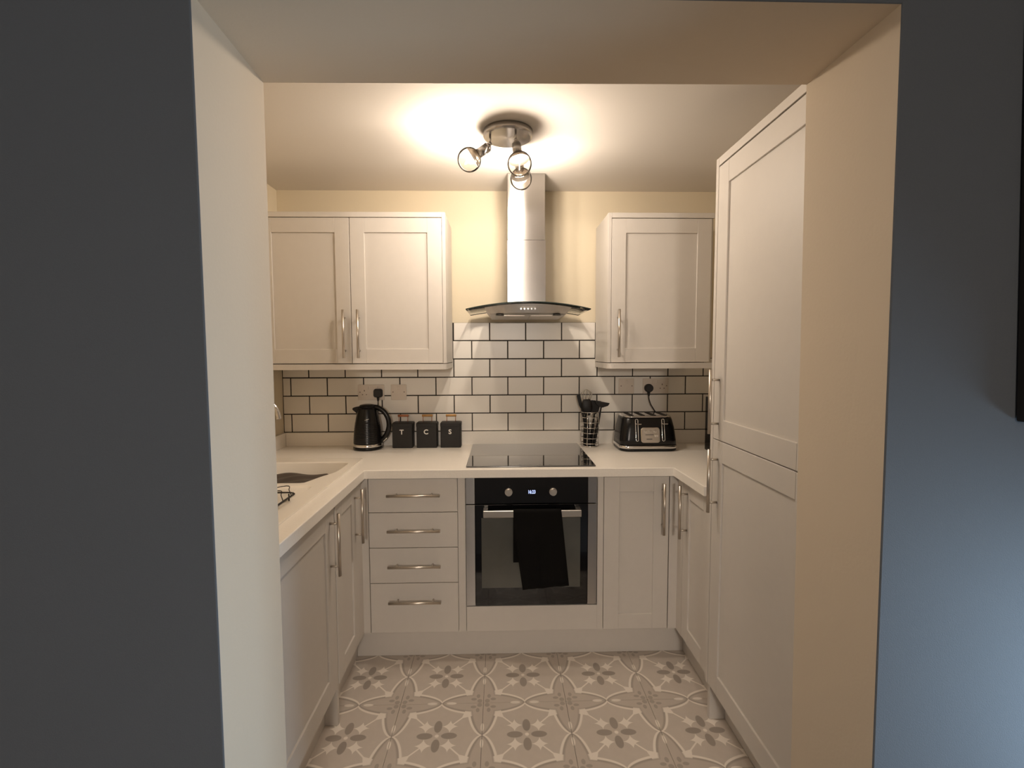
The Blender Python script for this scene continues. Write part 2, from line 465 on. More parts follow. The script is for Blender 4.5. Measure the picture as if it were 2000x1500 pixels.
# drawer unit
t = thing('drawer_unit', 'pale grey four-drawer base unit beside the oven', 'drawers', (-0.4145, -0.29, 0.0))
part('carcass', M['carcass'], t, (-0.614, -0.199, -0.56, -0.03, ZB, 0.8705))
part('side_strip', M['unit'], t, (-0.2135, -0.1805, DY+0.004, -0.5605, ZB, ZT))
for z0, z1 in ((0.7135, ZT), (0.5505, 0.7105), (0.3865, 0.5475), (0.153, 0.3835)):
    bm = NB(); box(bm, -0.6135, -0.2155, DY, -0.5605, z0, z1, bev=0.0012)
    d = obj('drawer', bm, M['unit'], t)
    hz = {0.7135: 0.796, 0.5505: 0.635, 0.3865: 0.472, 0.153: 0.307}[z0]
    bar_handle(d, ptF(DY), -0.409, hz, vertical=False)
# oven housing
t = thing('oven_housing', 'pale grey oven housing with blank panel under the oven', 'cabinet', (0.118, -0.29, 0.0))
part('blanking_panel', M['unit'], t, (-0.178, 0.420, DY, -0.5605, 0.153, 0.270), bev=0.0012)
part('side_strip', M['unit'], t, (0.4205, 0.447, DY+0.004, -0.5605, ZB, ZT))
part('carcass', M['carcass'], t, (-0.198, 0.434, -0.03, -0.022, ZB, 0.8705), (-0.198, -0.182, -0.56, -0.03, ZB, 0.8705), (0.418, 0.434, -0.56, -0.03, ZB, 0.8705), (-0.182, 0.418, -0.56, -0.03, ZB, 0.266))
# base cabinet right of the oven
t = thing('base_cabinet', 'pale grey narrow shaker base cabinet facing forward next to the oven', 'cabinet', (0.598, -0.29, 0.0))
part('carcass', M['carcass'], t, (0.4345, 0.7475, -0.56, -0.03, ZB, 0.8705))
d = shaker(t, mapF(DY), 0.449, 0.7455, 0.153, ZT, stile=0.070)
bar_handle(d, ptF(DY), 0.714, 0.722)
part('corner_post', M['unit'], t, (0.7495, 0.807, DY+0.002, -0.5605, ZB, ZT), (0.7885, 0.807, -0.641, DY+0.002, ZB, ZT))
# left run, narrow cabinet under the sink
t = thing('base_cabinet', 'pale grey narrow shaker base cabinet under the sink bowl', 'cabinet', (-0.94, -0.78, 0.0))
part('carcass', M['carcass'], t, (-1.23, -0.667, -0.925, -0.62, ZB, 0.70))
d = shaker(t, mapL(DLX), -0.923, -0.645, 0.153, ZT, stile=0.070)
bar_handle(d, ptL(DLX), -0.679, 0.730)
part('corner_post', M['unit'], t, (-0.665, -0.6165, DY+0.002, -0.5605, ZB, ZT), (-0.665, -0.647, -0.643, DY+0.002, ZB, ZT))
part('end_panel', M['unit'], t, (-1.23, -0.6495, -0.943, -0.9255, 0.0005, 0.70), (-0.70, -0.6495, -0.943, -0.9255, 0.70, 0.8705))
# left run, wide appliance door
t = thing('base_cabinet', 'pale grey wide shaker appliance door under the sink drainer', 'cabinet', (-0.94, -1.245, 0.0))
part('carcass', M['carcass'], t, (-1.23, -0.667, -1.545, -0.945, ZB, 0.8705))
d = shaker(t, mapL(DLX), -1.543, -0.946, 0.153, ZT, stile=0.078)
bar_handle(d, ptL(DLX), -0.984, 0.727)
# right run, narrow cabinet
t = thing('base_cabinet', 'pale grey narrow shaker base cabinet beside the tall cabinet', 'cabinet', (1.08, -0.78, 0.0))
part('carcass', M['carcass'], t, (0.8085, 1.36, -0.926, -0.62, ZB, 0.8705))
d = shaker(t, mapR(DRX), -0.925, -0.643, 0.153, ZT, stile=0.068)
bar_handle(d, ptR(DRX), -0.690, 0.735)
# tall cabinet
TXF = 0.776
t = thing('tall_cabinet', 'tall pale grey two-door shaker larder cabinet', 'cabinet', (1.07, -1.24, 0.0))
part('carcass', M['carcass'], t, (0.798, 1.36, -1.545, -0.953, ZB, 2.097))
part('end_panel', M['unit'], t, (TXF, 1.362, -0.9515, -0.9305, ZB-0.002, 2.1295), (0.788, 1.362, -0.9515, -0.9305, 0.0005, ZB-0.002), bev=0.001)
part('top_rail', M['unit'], t, (TXF, 1.362, -1.546, -0.9525, 2.1005, 2.1295), bev=0.001)
d = shaker(t, mapR(TXF), -1.545, -0.955, 1.108, 2.095, stile=0.076)
bar_handle(d, ptR(TXF), -0.996, 1.2475)
d = shaker(t, mapR(TXF), -1.545, -0.955, 0.153, 1.1045, stile=0.076)
bar_handle(d, ptR(TXF), -0.999, 0.956)
# plinths
tag(part('plinth', M['unit'], None, (-0.699, 0.849, -0.512, -0.496, 0.001, ZB-0.0015)), 'pale grey plinth board along the foot of the oven run', 'plinth')
tag(part('plinth', M['unit'], None, (-0.716, -0.700, -0.925, -0.497, 0.001, ZB-0.0015), (-0.716, -0.700, -1.545, -0.944, 0.001, ZB-0.0015)), 'pale grey plinth board along the foot of the sink run', 'plinth')
tag(part('plinth', M['unit'], None, (0.850, 0.866, -0.9295, -0.497, 0.001, ZB-0.0015)), 'pale grey plinth board under the narrow cabinet by the tall cabinet', 'plinth')
tag(part('plinth', M['unit'], None, (0.850, 0.866, -1.545, -0.953, 0.001, ZB-0.0025)), 'pale grey plinth board under the tall cabinet', 'plinth')

# wall cabinets
UY, UB, UT = -0.315, 1.3775, 2.0845
def wall_cabinet(x0, x1, doors, handles, label, open_side):
    t = thing('wall_cabinet', label, 'cabinet', ((x0+x1)/2, -0.16, 1.346))
    e0, e1 = (x1-0.0165, x1) if open_side > 0 else (x0, x0+0.0165)
    i0, i1 = (x0, e0-0.0005) if open_side > 0 else (e1+0.0005, x1)
    part('carcass', M['carcass'], t, (i0, i1, UY+0.0205, -0.001, UB, UT))
    part('end_panel', M['unit'], t, (e0, e1, UY, -0.001, UB, 2.1125), bev=0.0008)
    part('top_rail', M['unit'], t, (i0, i1, UY, -0.001, 2.088, 2.1125), bev=0.0008)
    bm = NB(); P = [(x0, -0.001), (x0, UY-0.016), (x1, UY-0.016), (x1, -0.001)]
    r = 0.03; arc = []
    if open_side > 0:
        arc = [(x1-r+r*math.sin(a), UY-0.016+r-r*math.cos(a)) for a in [PI/2*k/6 for k in range(7)]]
        P = [(x0, -0.001), (x0, UY-0.016)] + arc + [(x1, -0.001)]
    else:
        arc = [(x0+r-r*math.cos(a), UY-0.016+r-r*math.sin(a)) for a in [PI/2*k/6 for k in range(7)]]
        P = [(x0, -0.001)] + arc + [(x1, UY-0.016), (x1, -0.001)]
    loft(bm, [[(p[0], p[1], z) for p in P] for z in (1.347, 1.3745)], smooth=False)
    obj('light_pelmet', bm, M['unit'], t)
    for (a, b), hx in zip(doors, handles):
        d = shaker(t, mapF(UY), a, b, UB+0.001, UT, stile=0.070)
        bar_handle(d, ptF(UY), hx, 1.522)
    return t
wall_cabinet(-1.200, -0.285, ((-1.196, -0.7515), (-0.7485, -0.303)), (-0.781, -0.711), 'pale grey two-door shaker wall cabinet above the kettle', 1)
wall_cabinet(0.516, 1.045, ((0.5345, 1.030),), (0.567,), 'pale grey one-door shaker wall cabinet above the toaster', -1)

# worktop (U-shaped) with a cut-out for the sink
WZ0, WZ1 = 0.872, 0.910
SX0, SX1, SY0, SY1 = -1.185, -0.690, -1.36, -0.368
bm = NB()
cut = (SX0+0.015, SX1-0.015, SY0+0.015, SY1-0.015)
outer = [(-1.234, -0.0005), (-1.234, -1.5485), (-0.6235, -1.5485), (-0.6235, -0.599), (0.7585, -0.599), (0.766, -0.908), (1.3635, -0.908), (1.3635, -0.0005)]
inner = [(cut[0], cut[2]), (cut[1], cut[2]), (cut[1], cut[3]), (cut[0], cut[3])]
def prism_with_hole(bm, outer, inner, z0, z1, bev=0.0):
    tops = []
    for z in (z0, z1):
        vo = [bm.verts.new((*p, z)) for p in outer]; vi = [bm.verts.new((*p, z)) for p in inner]
        es = [bm.edges.new((L[i], L[(i+1) % len(L)])) for L in (vo, vi) for i in range(len(L))]
        bmesh.ops.triangle_fill(bm, edges=es, use_beauty=True)
        tops.append((vo, vi))
    for q in (0, 1):
        a, b = tops[0][q], tops[1][q]
        for i in range(len(a)): bm.faces.new((a[i], a[(i+1) % len(a)], b[(i+1) % len(a)], b[i]))
    if bev:
        vo = tops[1][0]
        es = [e for e in bm.edges if e.verts[0] in vo and e.verts[1] in vo and any({e.verts[0], e.verts[1]} == {vo[i], vo[(i+1) % len(vo)]} for i in range(len(vo)))]
        bmesh.ops.bevel(bm, geom=es, offset=bev, segments=2, profile=0.5, affect='EDGES')
prism_with_hole(bm, outer, inner, WZ0, WZ1, bev=0.003)
tag(obj('worktop', bm, M['worktop'], None), 'continuous white worktop in a U shape on the base cabinets', 'worktop')
tag(part('upstand', M['worktop'], None, (-1.217, 1.3635, -0.018, 0.001, WZ1+0.0005, 0.985), bev=0.001), 'white upstand along the foot of the tiled wall', 'upstand')
tag(part('upstand', M['worktop'], None, (-1.2345, -1.2175, -1.548, -0.0005, WZ1+0.0005, 0.985), bev=0.001), 'white upstand along the wall beside the sink', 'upstand')

# ================================================================== APPLIANCES AND THINGS
# ---- sink
t = thing('sink', 'white inset sink with deep bowl and drainer in the worktop', 'sink', (-0.94, -0.86, WZ1))
bowl = [(-1.12, -0.825), (-0.815, -0.825)] + [tuple(p.xy) for p in catmull([(-0.800, -0.820, 0), (-0.786, -0.785, 0), (-0.765, -0.722, 0), (-0.738, -0.665, 0), (-0.728, -0.60, 0), (-0.728, -0.50, 0)], 4)] + [(-0.731, -0.47), (-0.745, -0.452), (-0.765, -0.447), (-1.12, -0.447)]
drain = rrect(-1.13, -0.745, -1.32, -0.86, 0.03, 4)
RZ = 0.9165
bm = NB()
vo = [bm.verts.new((*p, RZ)) for p in rrect(SX0, SX1, SY0, SY1, 0.018, 4)]
vb = [bm.verts.new((*p, RZ)) for p in bowl]; vd = [bm.verts.new((*p, RZ)) for p in drain]
es = [bm.edges.new((L[i], L[(i+1) % len(L)])) for L in (vo, vb, vd) for i in range(len(L))]
bmesh.ops.triangle_fill(bm, edges=es, use_beauty=True)
lo2 = [bm.verts.new((v.co.x, v.co.y, WZ1+0.0004)) for v in vo]
for i in range(len(vo)): bm.faces.new((vo[i], vo[(i+1) % len(vo)], lo2[(i+1) % len(vo)], lo2[i]))
def shrink(L, s, z):
    c = Vector((sum(v.co.x for v in L)/len(L), sum(v.co.y for v in L)/len(L)))
    return [bm.verts.new((c.x+(v.co.x-c.x)*s, c.y+(v.co.y-c.y)*s, z)) for v in L]
for L, steps in ((vb, ((0.985, RZ-0.006), (0.94, 0.78), (0.86, 0.745))), (vd, ((0.985, RZ-0.004), (0.95, RZ-0.0065)))):
    prev = L
    for s, z in steps:
        cur = shrink(L, s, z)
        for i in range(len(L)):
            f = bm.faces.new((prev[i], prev[(i+1) % len(L)], cur[(i+1) % len(L)], cur[i])); f.smooth = True
        prev = cur
    bm.faces.new(prev)
obj('basin', bm, M['sink'], t)
for k in range(5):
    bm = NB(); box(bm, -1.08+k*0.07, -1.07+k*0.07, -1.28, -0.91, RZ-0.0064, RZ-0.004, bev=0.001); obj('drainer_rib', bm, M['sink'], t)
bm = NB(); lathe(bm, -0.93, -0.64, [(0.04, 0.7455), (0.042, 0.748), (0.03, 0.749), (0.012, 0.7475)], 24)
obj('waste_plug', bm, M['chrome'], t)
# ---- tap
t = thing('kitchen_tap', 'chrome swan-neck tap at the back of the sink', 'tap', (-1.152, -0.70, RZ))
bm = NB(); lathe(bm, -1.152, -0.70, [(0.024, RZ+0.0004), (0.024, RZ+0.008), (0.017, RZ+0.014), (0.016, RZ+0.05), (0.012, RZ+0.055)], 20)
obj('base', bm, M['chrome'], t)
bm = NB(); tube(bm, catmull([(-1.152, -0.70, RZ+0.05), (-1.152, -0.70, 1.12), (-1.145, -0.70, 1.19), (-1.10, -0.70, 1.235), (-1.03, -0.70, 1.243), (-0.975, -0.70, 1.222), (-0.951, -0.70, 1.19), (-0.943, -0.70, 1.155)], 6), 0.0095, n=12)
obj('spout', bm, M['chrome'], t)
bm = NB(); cyl(bm, (-1.152, -0.715, RZ+0.035), (-1.152, -0.77, RZ+0.05), 0.005, n=10)
obj('lever', bm, M['chrome'], t)
# ---- cloth in the bowl
bm = NB(); nx, ny = 30, 22; g = []
rnd = random.Random(3)
for j in range(ny):
    row = []
    for i in range(nx):
        u, v = i/(nx-1), j/(ny-1)
        x = -1.09+0.33*u; y = -0.79+0.285*v
        ed = min(u/0.08, (1-u)/0.14, v/0.10, (1-v)/0.12, 1.0)
        ed = max(0.0, ed)
        z = 0.760 + 0.118*(ed**0.45)
        z += 0.0035*ed*(math.sin(9*u+5*v)+0.8*math.sin(19*v-11*u+1.3))
        z += 0.008*ed*v
        row.append(bm.verts.new((x, y, z)))
    g.append(row)
for j in range(ny-1):
    for i in range(nx-1):
        f = bm.faces.new((g[j][i], g[j][i+1], g[j+1][i+1], g[j+1][i])); f.smooth = True
b0 = [v for v in g[0]] + [r[-1] for r in g[1:]] + list(reversed(g[-1][:-1])) + [r[0] for r in reversed(g[1:-1])]
lowv = [bm.verts.new((-0.925+(v.co.x+0.925)*0.88, -0.645+(v.co.y+0.645)*0.88, 0.7475)) for v in b0]
for i in range(len(b0)): bm.faces.new((b0[i], b0[(i+1) % len(b0)], lowv[(i+1) % len(b0)], lowv[i]))
bm.faces.new(lowv)
tag(obj('dish_cloth', bm, M['cloth'], None), 'dark grey crumpled cloth heaped in the white sink bowl', 'cloth')
# ---- dish rack on the drainer
t = thing('dish_rack', 'black wire dish rack standing on the sink drainer', 'dish rack', (-0.93, -1.16, RZ))
bm = NB(); tube(bm, [(x, y, 0.935) for x, y in rrect(-1.10, -0.748, -1.315, -1.020, 0.028, 5)], 0.0026, n=8, closed=True)
obj('top_frame', bm, M['blackmatte'], t)
bm = NB(); tube(bm, [(x, y, 0.914) for x, y in rrect(-1.085, -0.775, -1.30, -0.945, 0.03, 5)], 0.0018, n=8, closed=True)
obj('bottom_frame', bm, M['blackmatte'], t)
for y in (-1.25, -1.19, -1.125, -1.06):
    bm = NB(); tube(bm, catmull([(-0.748, y, 0.935), (-0.79, y+0.08, 0.932), (-0.83, y+0.15, 0.929), (-0.93, y+0.10, 0.920), (-1.00, y+0.06, 0.931), (-1.095, y, 0.934)], 5), 0.0017, n=6)
    obj('cross_wire', bm, M['blackmatte'], t)
for x, y in ((-0.765, -1.04), (-1.085, -1.04), (-0.765, -1.295), (-1.085, -1.295)):
    bm = NB(); cyl(bm, (x, y, RZ-0.0055), (x, y, 0.936), 0.0026, n=8); obj('foot', bm, M['blackmatte'], t)

# ---- hob
t = thing('induction_hob', 'glossy black glass induction hob set on the white worktop', 'hob', (0.119, -0.295, WZ1))
bm = NB(); box(bm, -0.176, 0.413, -0.566, -0.0245, WZ1+0.0006, WZ1+0.0066, bev=0.0015, seg=2)
obj('glass_plate', bm, M['hobglass'], t)
for x, y in [(0.02+k*0.045, -0.548) for k in range(5)] + [(0.388, -0.43)]:
    bm = NB(); box(bm, x, x+0.010, y, y+0.002, WZ1+0.0066, WZ1+0.0068); obj('touch_mark', bm, M['print'], t)

# ---- oven
t = thing('built_in_oven', 'black glass built-in oven with steel side trims and bar handle', 'oven', (0.1185, -0.30, 0.274))
OY = DY
part('oven_body', M['gap'], t, (-0.176, 0.4125, -0.5625, -0.06, 0.276, 0.868))
part('control_panel', M['blackglass'], t, (-0.1365, 0.3745, OY, -0.563, 0.7475, 0.868), bev=0.001)
part('oven_door', M['blackglass'], t, (-0.1365, 0.3745, OY, -0.563, 0.274, 0.7430), bev=0.001)
for a, b in ((-0.1785, -0.1375), (0.3755, 0.4155)):
    part('steel_trim', M['steel'], t, (a, b, OY-0.001, -0.563, 0.7475, 0.868), bev=0.0008)
    part('steel_trim', M['steel'], t, (a, b, OY-0.001, -0.563, 0.274, 0.7430), bev=0.0008)
part('door_window', M['ovenwindow'], t, (-0.108, 0.341, OY-0.0008, OY-0.0001, 0.357, 0.682), bev=0.0002)
for kx in (0.0155, 0.2165):
    bm = NB(); cyl(bm, (kx, OY-0.0002, 0.801), (kx, OY-0.004, 0.801), 0.0175, n=28); cyl(bm, (kx, OY-0.004, 0.801), (kx, OY-0.016, 0.801), 0.0160, 0.0150, n=28)
    k = obj('knob', bm, M['nickel'], t)
bm = NB(); yb = OY-0.044
box(bm, -0.098, 0.338, yb-0.006, yb+0.006, 0.700, 0.731, bev=0.002, seg=2)
for a, b in ((-0.098, -0.078), (0.318, 0.338)): box(bm, a, b, yb+0.006, OY-0.0003, 0.703, 0.731, bev=0.002, seg=2)
obj('door_handle', bm, M['nickel'], t)['label'] = 'flat brushed steel oven handle'

def text_mesh(name, s, size, m, parent, pos, ext=0.0004, offset=0.0, sx=1.0):
    cu = bpy.data.curves.new(name, 'FONT'); cu.body = s; cu.size = size; cu.extrude = ext; cu.offset = offset
    cu.align_x = 'CENTER'; cu.align_y = 'CENTER'; cu.resolution_u = 4
    o = bpy.data.objects.new(name+'_curve', cu); COL.objects.link(o)
    bpy.context.view_layer.update()
    dg = bpy.context.evaluated_depsgraph_get()
    me = bpy.data.meshes.new_from_object(o.evaluated_get(dg))
    bpy.data.objects.remove(o, do_unlink=True); bpy.data.curves.remove(cu)
    b = NB(); b.from_mesh(me); bpy.data.meshes.remove(me)
    xs = [v.co.x for v in b.verts]; ys = [v.co.y for v in b.verts]
    cx, cy = (min(xs)+max(xs))/2, (min(ys)+max(ys))/2
    for f in b.faces: f.material_index = 0
    for v in b.verts:
        x, y, z = v.co; v.co = Vector((pos[0]+(x-cx)*sx, pos[1]-z, pos[2]+(y-cy)))
    return obj(name, b, m, parent, recalc=False)
dsp = text_mesh('clock_display', '16:23', 0.022, M['display'], t, (0.121, OY-0.0006, 0.801), offset=0.0004, sx=0.72)
dsp['label'] = 'glowing clock digits 16:23'
# ---- tea towel over the oven handle
bm = NB(); nu, ys = 16, []
path = []                                   # (y, z, left x, right x)
bary, bart = yb, 0.731
for k in range(10): path.append((bary+0.0115, 0.490+(0.722-0.490)*k/9, 0.0345+0.001*k/9, 0.235))
for k in range(1, 8):
    a = PI*k/8; path.append((bary+0.0115*math.cos(a), 0.724+0.0125*math.sin(a), 0.0350, 0.248))
for k in range(18):
    s = k/17; path.append((bary-0.0115-0.003*s, 0.722-(0.722-0.376)*s, 0.0355+0.040*max(0, (s-0.15)/0.85), 0.249+0.033*s))
rows = []
for i, (y, z, xl, xr) in enumerate(path):
    row = []
    front = i > 16; s = (i-17)/17 if front else 0
    for k in range(nu+1):
        u = k/nu
        fold = 0.004*s*math.sin(u*9.0+0.6)+0.0025*s*math.sin(u*21+2) if front else 0.0
        zz = z + (0.016*u*s if front else 0.0)
        row.append(bm.verts.new((xl+(xr-xl)*u, y-abs(fold)-(0.0), zz)))
    rows.append(row)
for i in range(len(rows)-1):
    for k in range(nu):
        f = bm.faces.new((rows[i][k], rows[i][k+1], rows[i+1][k+1], rows[i+1][k])); f.smooth = True
bmesh.ops.recalc_face_normals(bm, faces=bm.faces)
bmesh.ops.solidify(bm, geom=bm.faces[:], thickness=0.0028)
tag(obj('tea_towel', bm, M['towel'], None), 'black tea towel draped over the oven door handle', 'towel')

# ---- cooker hood
HX = 0.1165
t = thing('cooker_hood', 'brushed steel chimney cooker hood with curved glass canopy', 'cooker hood', (HX, -0.20, 1.61))
bm = NB(); box(bm, 0.0205, 0.2085, -0.268, -0.0015, 1.99, CEIL-0.001, bev=0.002)
obj('upper_flue', bm, M['steel'], t)
bm = NB(); box(bm, 0.0180, 0.2110, -0.2705, -0.0012, 1.668, 1.9895, bev=0.002)
obj('lower_flue', bm, M['steel'], t)
# glass canopy: arched across its width, front edge bowed forward
bm = NB(); N_ = 40; top = []; bot = []
def gz(u): return 1.6655 - 0.028*u*u
def gy(u): return -0.475 + 0.065*u*u
for k in range(N_+1):
    u = -1+2*k/N_; x = HX+0.2985*u
    yf, z = gy(u), gz(u)
    r = []
    for yy in (yf, yf+0.10, -0.12, -0.02):
        r.append((x, yy, z))
    top.append([bm.verts.new((a, b, c)) for a, b, c in r]); bot.append([bm.verts.new((a, b, c-0.0045)) for a, b, c in r])
for k in range(N_):
    for j in range(3):
        f = bm.faces.new((top[k][j], top[k+1][j], top[k+1][j+1], top[k][j+1])); f.smooth = True
        f = bm.faces.new((bot[k][j], bot[k][j+1], bot[k+1][j+1], bot[k+1][j])); f.smooth = True
    f = bm.faces.new((top[k][0], bot[k][0], bot[k+1][0], top[k+1][0])); f.material_index = 1
    f = bm.faces.new((top[k][3], top[k+1][3], bot[k+1][3], bot[k][3])); f.material_index = 1
for L, Lb in ((top[0], bot[0]), (top[-1], bot[-1])):
    for j in range(3):
        f = bm.faces.new((L[j], L[j+1], Lb[j+1], Lb[j])); f.material_index = 1
obj('glass_canopy', bm, [M['hoodglass'], M['glassedge']], t)['label'] = 'curved clear glass canopy'
bm = NB()
def body_ring(hw, yfront, bow, zfun, yback=-0.03, n=14):
    P = []
    for k in range(n+1):
        u = -1+2*k/n; P.append((HX+hw*u, yfront+bow*u*u, zfun(u)))
    P += [(HX+hw, yback, zfun(1)), (HX-hw, yback, zfun(-1))]
    return P
loft(bm, [body_ring(0.182, -0.412, 0.05, lambda u: 1.610), body_ring(0.186, -0.424, 0.05, lambda u: 1.617), body_ring(0.209, -0.437, 0.05, lambda u: gz(u*0.70)-0.0068)], smooth=False)
body = obj('hood_body', bm, M['satin'], t)
for k in range(5):
    x = 0.0795+k*0.0165; bm = NB(); cyl(bm, (x, -0.424, 1.6335), (x, -0.4445, 1.6335), 0.0042, n=12); obj('button', bm, M['chrome'], body)
for x in (-0.03, 0.13):
    bm = NB(); box(bm, x, x+0.13, -0.36, -0.10, 1.6075, 1.6098); obj('grease_filter', bm, M['nickel'], body)
for x in (-0.02, 0.255):
    bm = NB(); cyl(bm, (x, -0.385, 1.6098), (x, -0.385, 1.6065), 0.02, n=20); obj('hood_lamp', bm, M['print'], body)

# ---- ceiling light with three globe bulbs
CX, CY = 0.0165, -0.722
t = thing('ceiling_light', 'brushed steel three-arm ceiling spotlight with glowing globe bulbs', 'ceiling light', (CX, CY, CEIL-0.001))
bm = NB(); lathe(bm, CX, CY, [(0.1, CEIL-0.001), (0.1, CEIL-0.02), (0.097, CEIL-0.0245), (0.09, CEIL-0.027), (0.0, CEIL-0.027)][:4], 48)
obj('ceiling_plate', bm, M['steel'], t)
arms = (((-0.055, -0.748), 2.262, (-0.139, -0.735, 2.200)), ((0.046, -0.785), 2.262, (0.060, -0.802, 2.160)), ((0.060, -0.650), 2.262, (0.076, -0.560, 2.187)))
for (ax, ay), az, bc in arms:
    bm = NB(); cyl(bm, (ax, ay, CEIL-0.0272), (ax, ay, az-0.004), 0.0045, n=12); sphere(bm, (ax, ay, az-0.006), 0.008, 12, 8)
    arm = obj('arm', bm, M['steel'], t)
    a = Vector((ax, ay, az-0.012)); c = Vector(bc); d = (c-a).normalized()
    neck = c - d*0.044
    bm = NB(); cyl(bm, a, a+d*0.010, 0.010, 0.0185, n=20); cyl(bm, a+d*0.010, neck, 0.0185, 0.0185, n=20)
    obj('lamp_holder', bm, M['steel'], arm)
    bm = NB(); sphere(bm, c, 0.0475, 28, 18)
    bulb = obj('bulb', bm, M['bulbglass'], arm); bulb['label'] = 'clear glass globe bulb, lit'
    bm = NB(); cyl(bm, c-d*0.0435, c-d*0.016, 0.0175, 0.0415, n=28); cyl(bm, c-d*0.016, c-d*0.014, 0.0415, 0.040, n=28)
    obj('bulb_base', bm, M['nickel'], arm)
    fu, fv = frame_of(d)
    bm = NB(); tube(bm, catmull([c-d*0.013+fu*0.004, c-d*0.002+fu*0.009, c+d*0.020+fu*0.006+fv*0.004, c+d*0.020-fu*0.006+fv*0.004, c-d*0.002-fu*0.009, c-d*0.013-fu*0.004], 5), 0.0007, n=6)
    obj('filament', bm, M['filament'], arm)
    pl = bpy.data.lights.new('bulb_light', 'POINT'); pl.energy = BULB_W; pl.color = BULB_COL; pl.shadow_soft_size = 0.027
    po = bpy.data.objects.new('bulb_light', pl); COL.objects.link(po); po.location = c + d*0.014

# ---- sockets
def plate(name, x, z, wdt, label, group=None, holes=(), rockers=()):
    t = thing(name, label, 'socket' if 'socket' in name else 'switch', (x, 0.0, z-0.043), group)
    bm = NB(); box(bm, x-wdt/2, x+wdt/2, -0.0085, -0.0004, z-0.043, z+0.043, bev=0.003, seg=2)
    obj('face_plate', bm, M['socket'], t)
    for hx in holes:
        bm = NB()
        box(bm, hx-0.002, hx+0.002, -0.0088, -0.0086, z+0.006, z+0.014)
        for s in (-1, 1): box(bm, hx+s*0.011-0.003, hx+s*0.011+0.003, -0.0088, -0.0086, z-0.014, z-0.010)
        obj('pin_hole', bm, M['pin'], t)
    for rx in rockers:
        bm = NB(); box(bm, rx-0.006, rx+0.006, -0.0118, -0.0087, z+0.016, z+0.034, bev=0.001)
        obj('rocker', bm, M['socket'], t)
    for s in (-1, 1):
        bm = NB(); cyl(bm, (x+s*(wdt/2-0.012), -0.0086, z+0.002), (x+s*(wdt/2-0.012), -0.0092, z+0.002), 0.0028, n=10)
        obj('screw', bm, M['pin'], t)
plate('wall_socket', -0.7425, 1.209, 0.146, 'white double wall socket above the kettle', None, (-0.779,), (-0.808+0.046, -0.722+0.012))
plate('wall_switch', -0.589, 1.209, 0.086, 'white single switch plate above the canisters', None, (), (-0.589,))
plate('wall_switch', 0.694, 1.236, 0.086, 'white single switch plate between the utensil pot and the toaster plug', None, (), (0.694,))
plate('wall_socket', 0.8605, 1.236, 0.146, 'white double wall socket behind the toaster', None, (0.897,), (0.877, 0.844))
def plug(parent, x, z, round_=False):
    bm = NB()
    w0 = 0.024
    def R_(s): return [(x+px*s, pz*s+z) for px, pz in (rrect(-w0, w0, -w0, w0, 0.012 if not round_ else 0.0235, 5))]
    rings = []
    for y, s in ((-0.0093, 0.98), (-0.022, 1.0), (-0.034, 0.92), (-0.037, 0.80)):
        rings.append([(p[0], y, p[1]) for p in R_(s)])
    loft(bm, rings)
    cyl(bm, (x, -0.022, z-0.020), (x, -0.023, z-0.044), 0.009, 0.0045, n=12)
    return obj('plug', bm, M['rubber'], parent)

# ---- kettle
KX, KY = -0.740, -0.1005
t = thing('kettle', 'black cordless jug kettle with chrome band and curved handle', 'kettle', (KX, KY, WZ1))
bm = NB(); lathe(bm, KX, KY, [(0.070, WZ1+0.0006), (0.0775, WZ1+0.003), (0.0775, WZ1+0.012), (0.0755, WZ1+0.016)], 36)
obj('power_base', bm, M['blackplastic'], t)
bm = NB(); lathe(bm, KX, KY, [(0.0750, WZ1+0.0165), (0.0760, WZ1+0.019), (0.0758, WZ1+0.031), (0.0745, WZ1+0.032)], 36)
obj('chrome_band', bm, M['chrome'], t)['label'] = 'chrome band round the foot'
bm = NB(); prof = [(0.0735, WZ1+0.0325)]
def krad(z):
    s = (z-0.9425)/(1.137-0.9425); return 0.0750 - 0.006*s - 0.0225*s**2.2
z = 0.944
while z < 1.05:
    prof += [(krad(z), z), (krad(z+0.004)+0.0013, z+0.004), (krad(z+0.008), z+0.008)]; z += 0.0095
for k in range(1, 9):
    z2 = 1.055+(1.137-1.055)*k/8; prof.append((krad(z2), z2))
lathe(bm, KX, KY, prof, 40)
obj('body', bm, M['blackplastic'], t)
bm = NB(); rt = krad(1.137)
lathe(bm, KX, KY, [(rt-0.002, 1.1373), (rt-0.003, 1.143), (rt-0.010, 1.150), (rt-0.026, 1.1535), (0.002, 1.1545)], 32)
obj('lid', bm, M['blackplastic'], t)
bm = NB()
def sp_ring(x, hw, z0, z1): return [(x, KY-hw, z1), (x, KY+hw, z1), (x, KY+hw*0.55, z0), (x, KY-hw*0.55, z0)]
loft(bm, [sp_ring(KX-0.030, 0.030, 1.085, 1.143), sp_ring(KX-0.050, 0.022, 1.098, 1.141), sp_ring(KX-0.068, 0.013, 1.115, 1.137), sp_ring(KX-0.080, 0.007, 1.122, 1.132)], smooth=False)
bmesh.ops.bevel(bm, geom=bm.edges[:], offset=0.003, segments=2, affect='EDGES')
obj('spout', bm, M['blackplastic'], t)
hp = catmull([(KX+0.026, KY, 1.137), (KX+0.058, KY, 1.133), (KX+0.091, KY, 1.110), (KX+0.1115, KY, 1.072), (KX+0.1145, KY, 1.030), (KX+0.102, KY, 0.990), (KX+0.082, KY, 0.963), (KX+0.064, KY, 0.950)], 6)
bm = NB(); tube(bm, hp, [0.0125]*len(hp), n=12, flat=1.1)
hd = obj('handle', bm, M['blackplastic'], t)
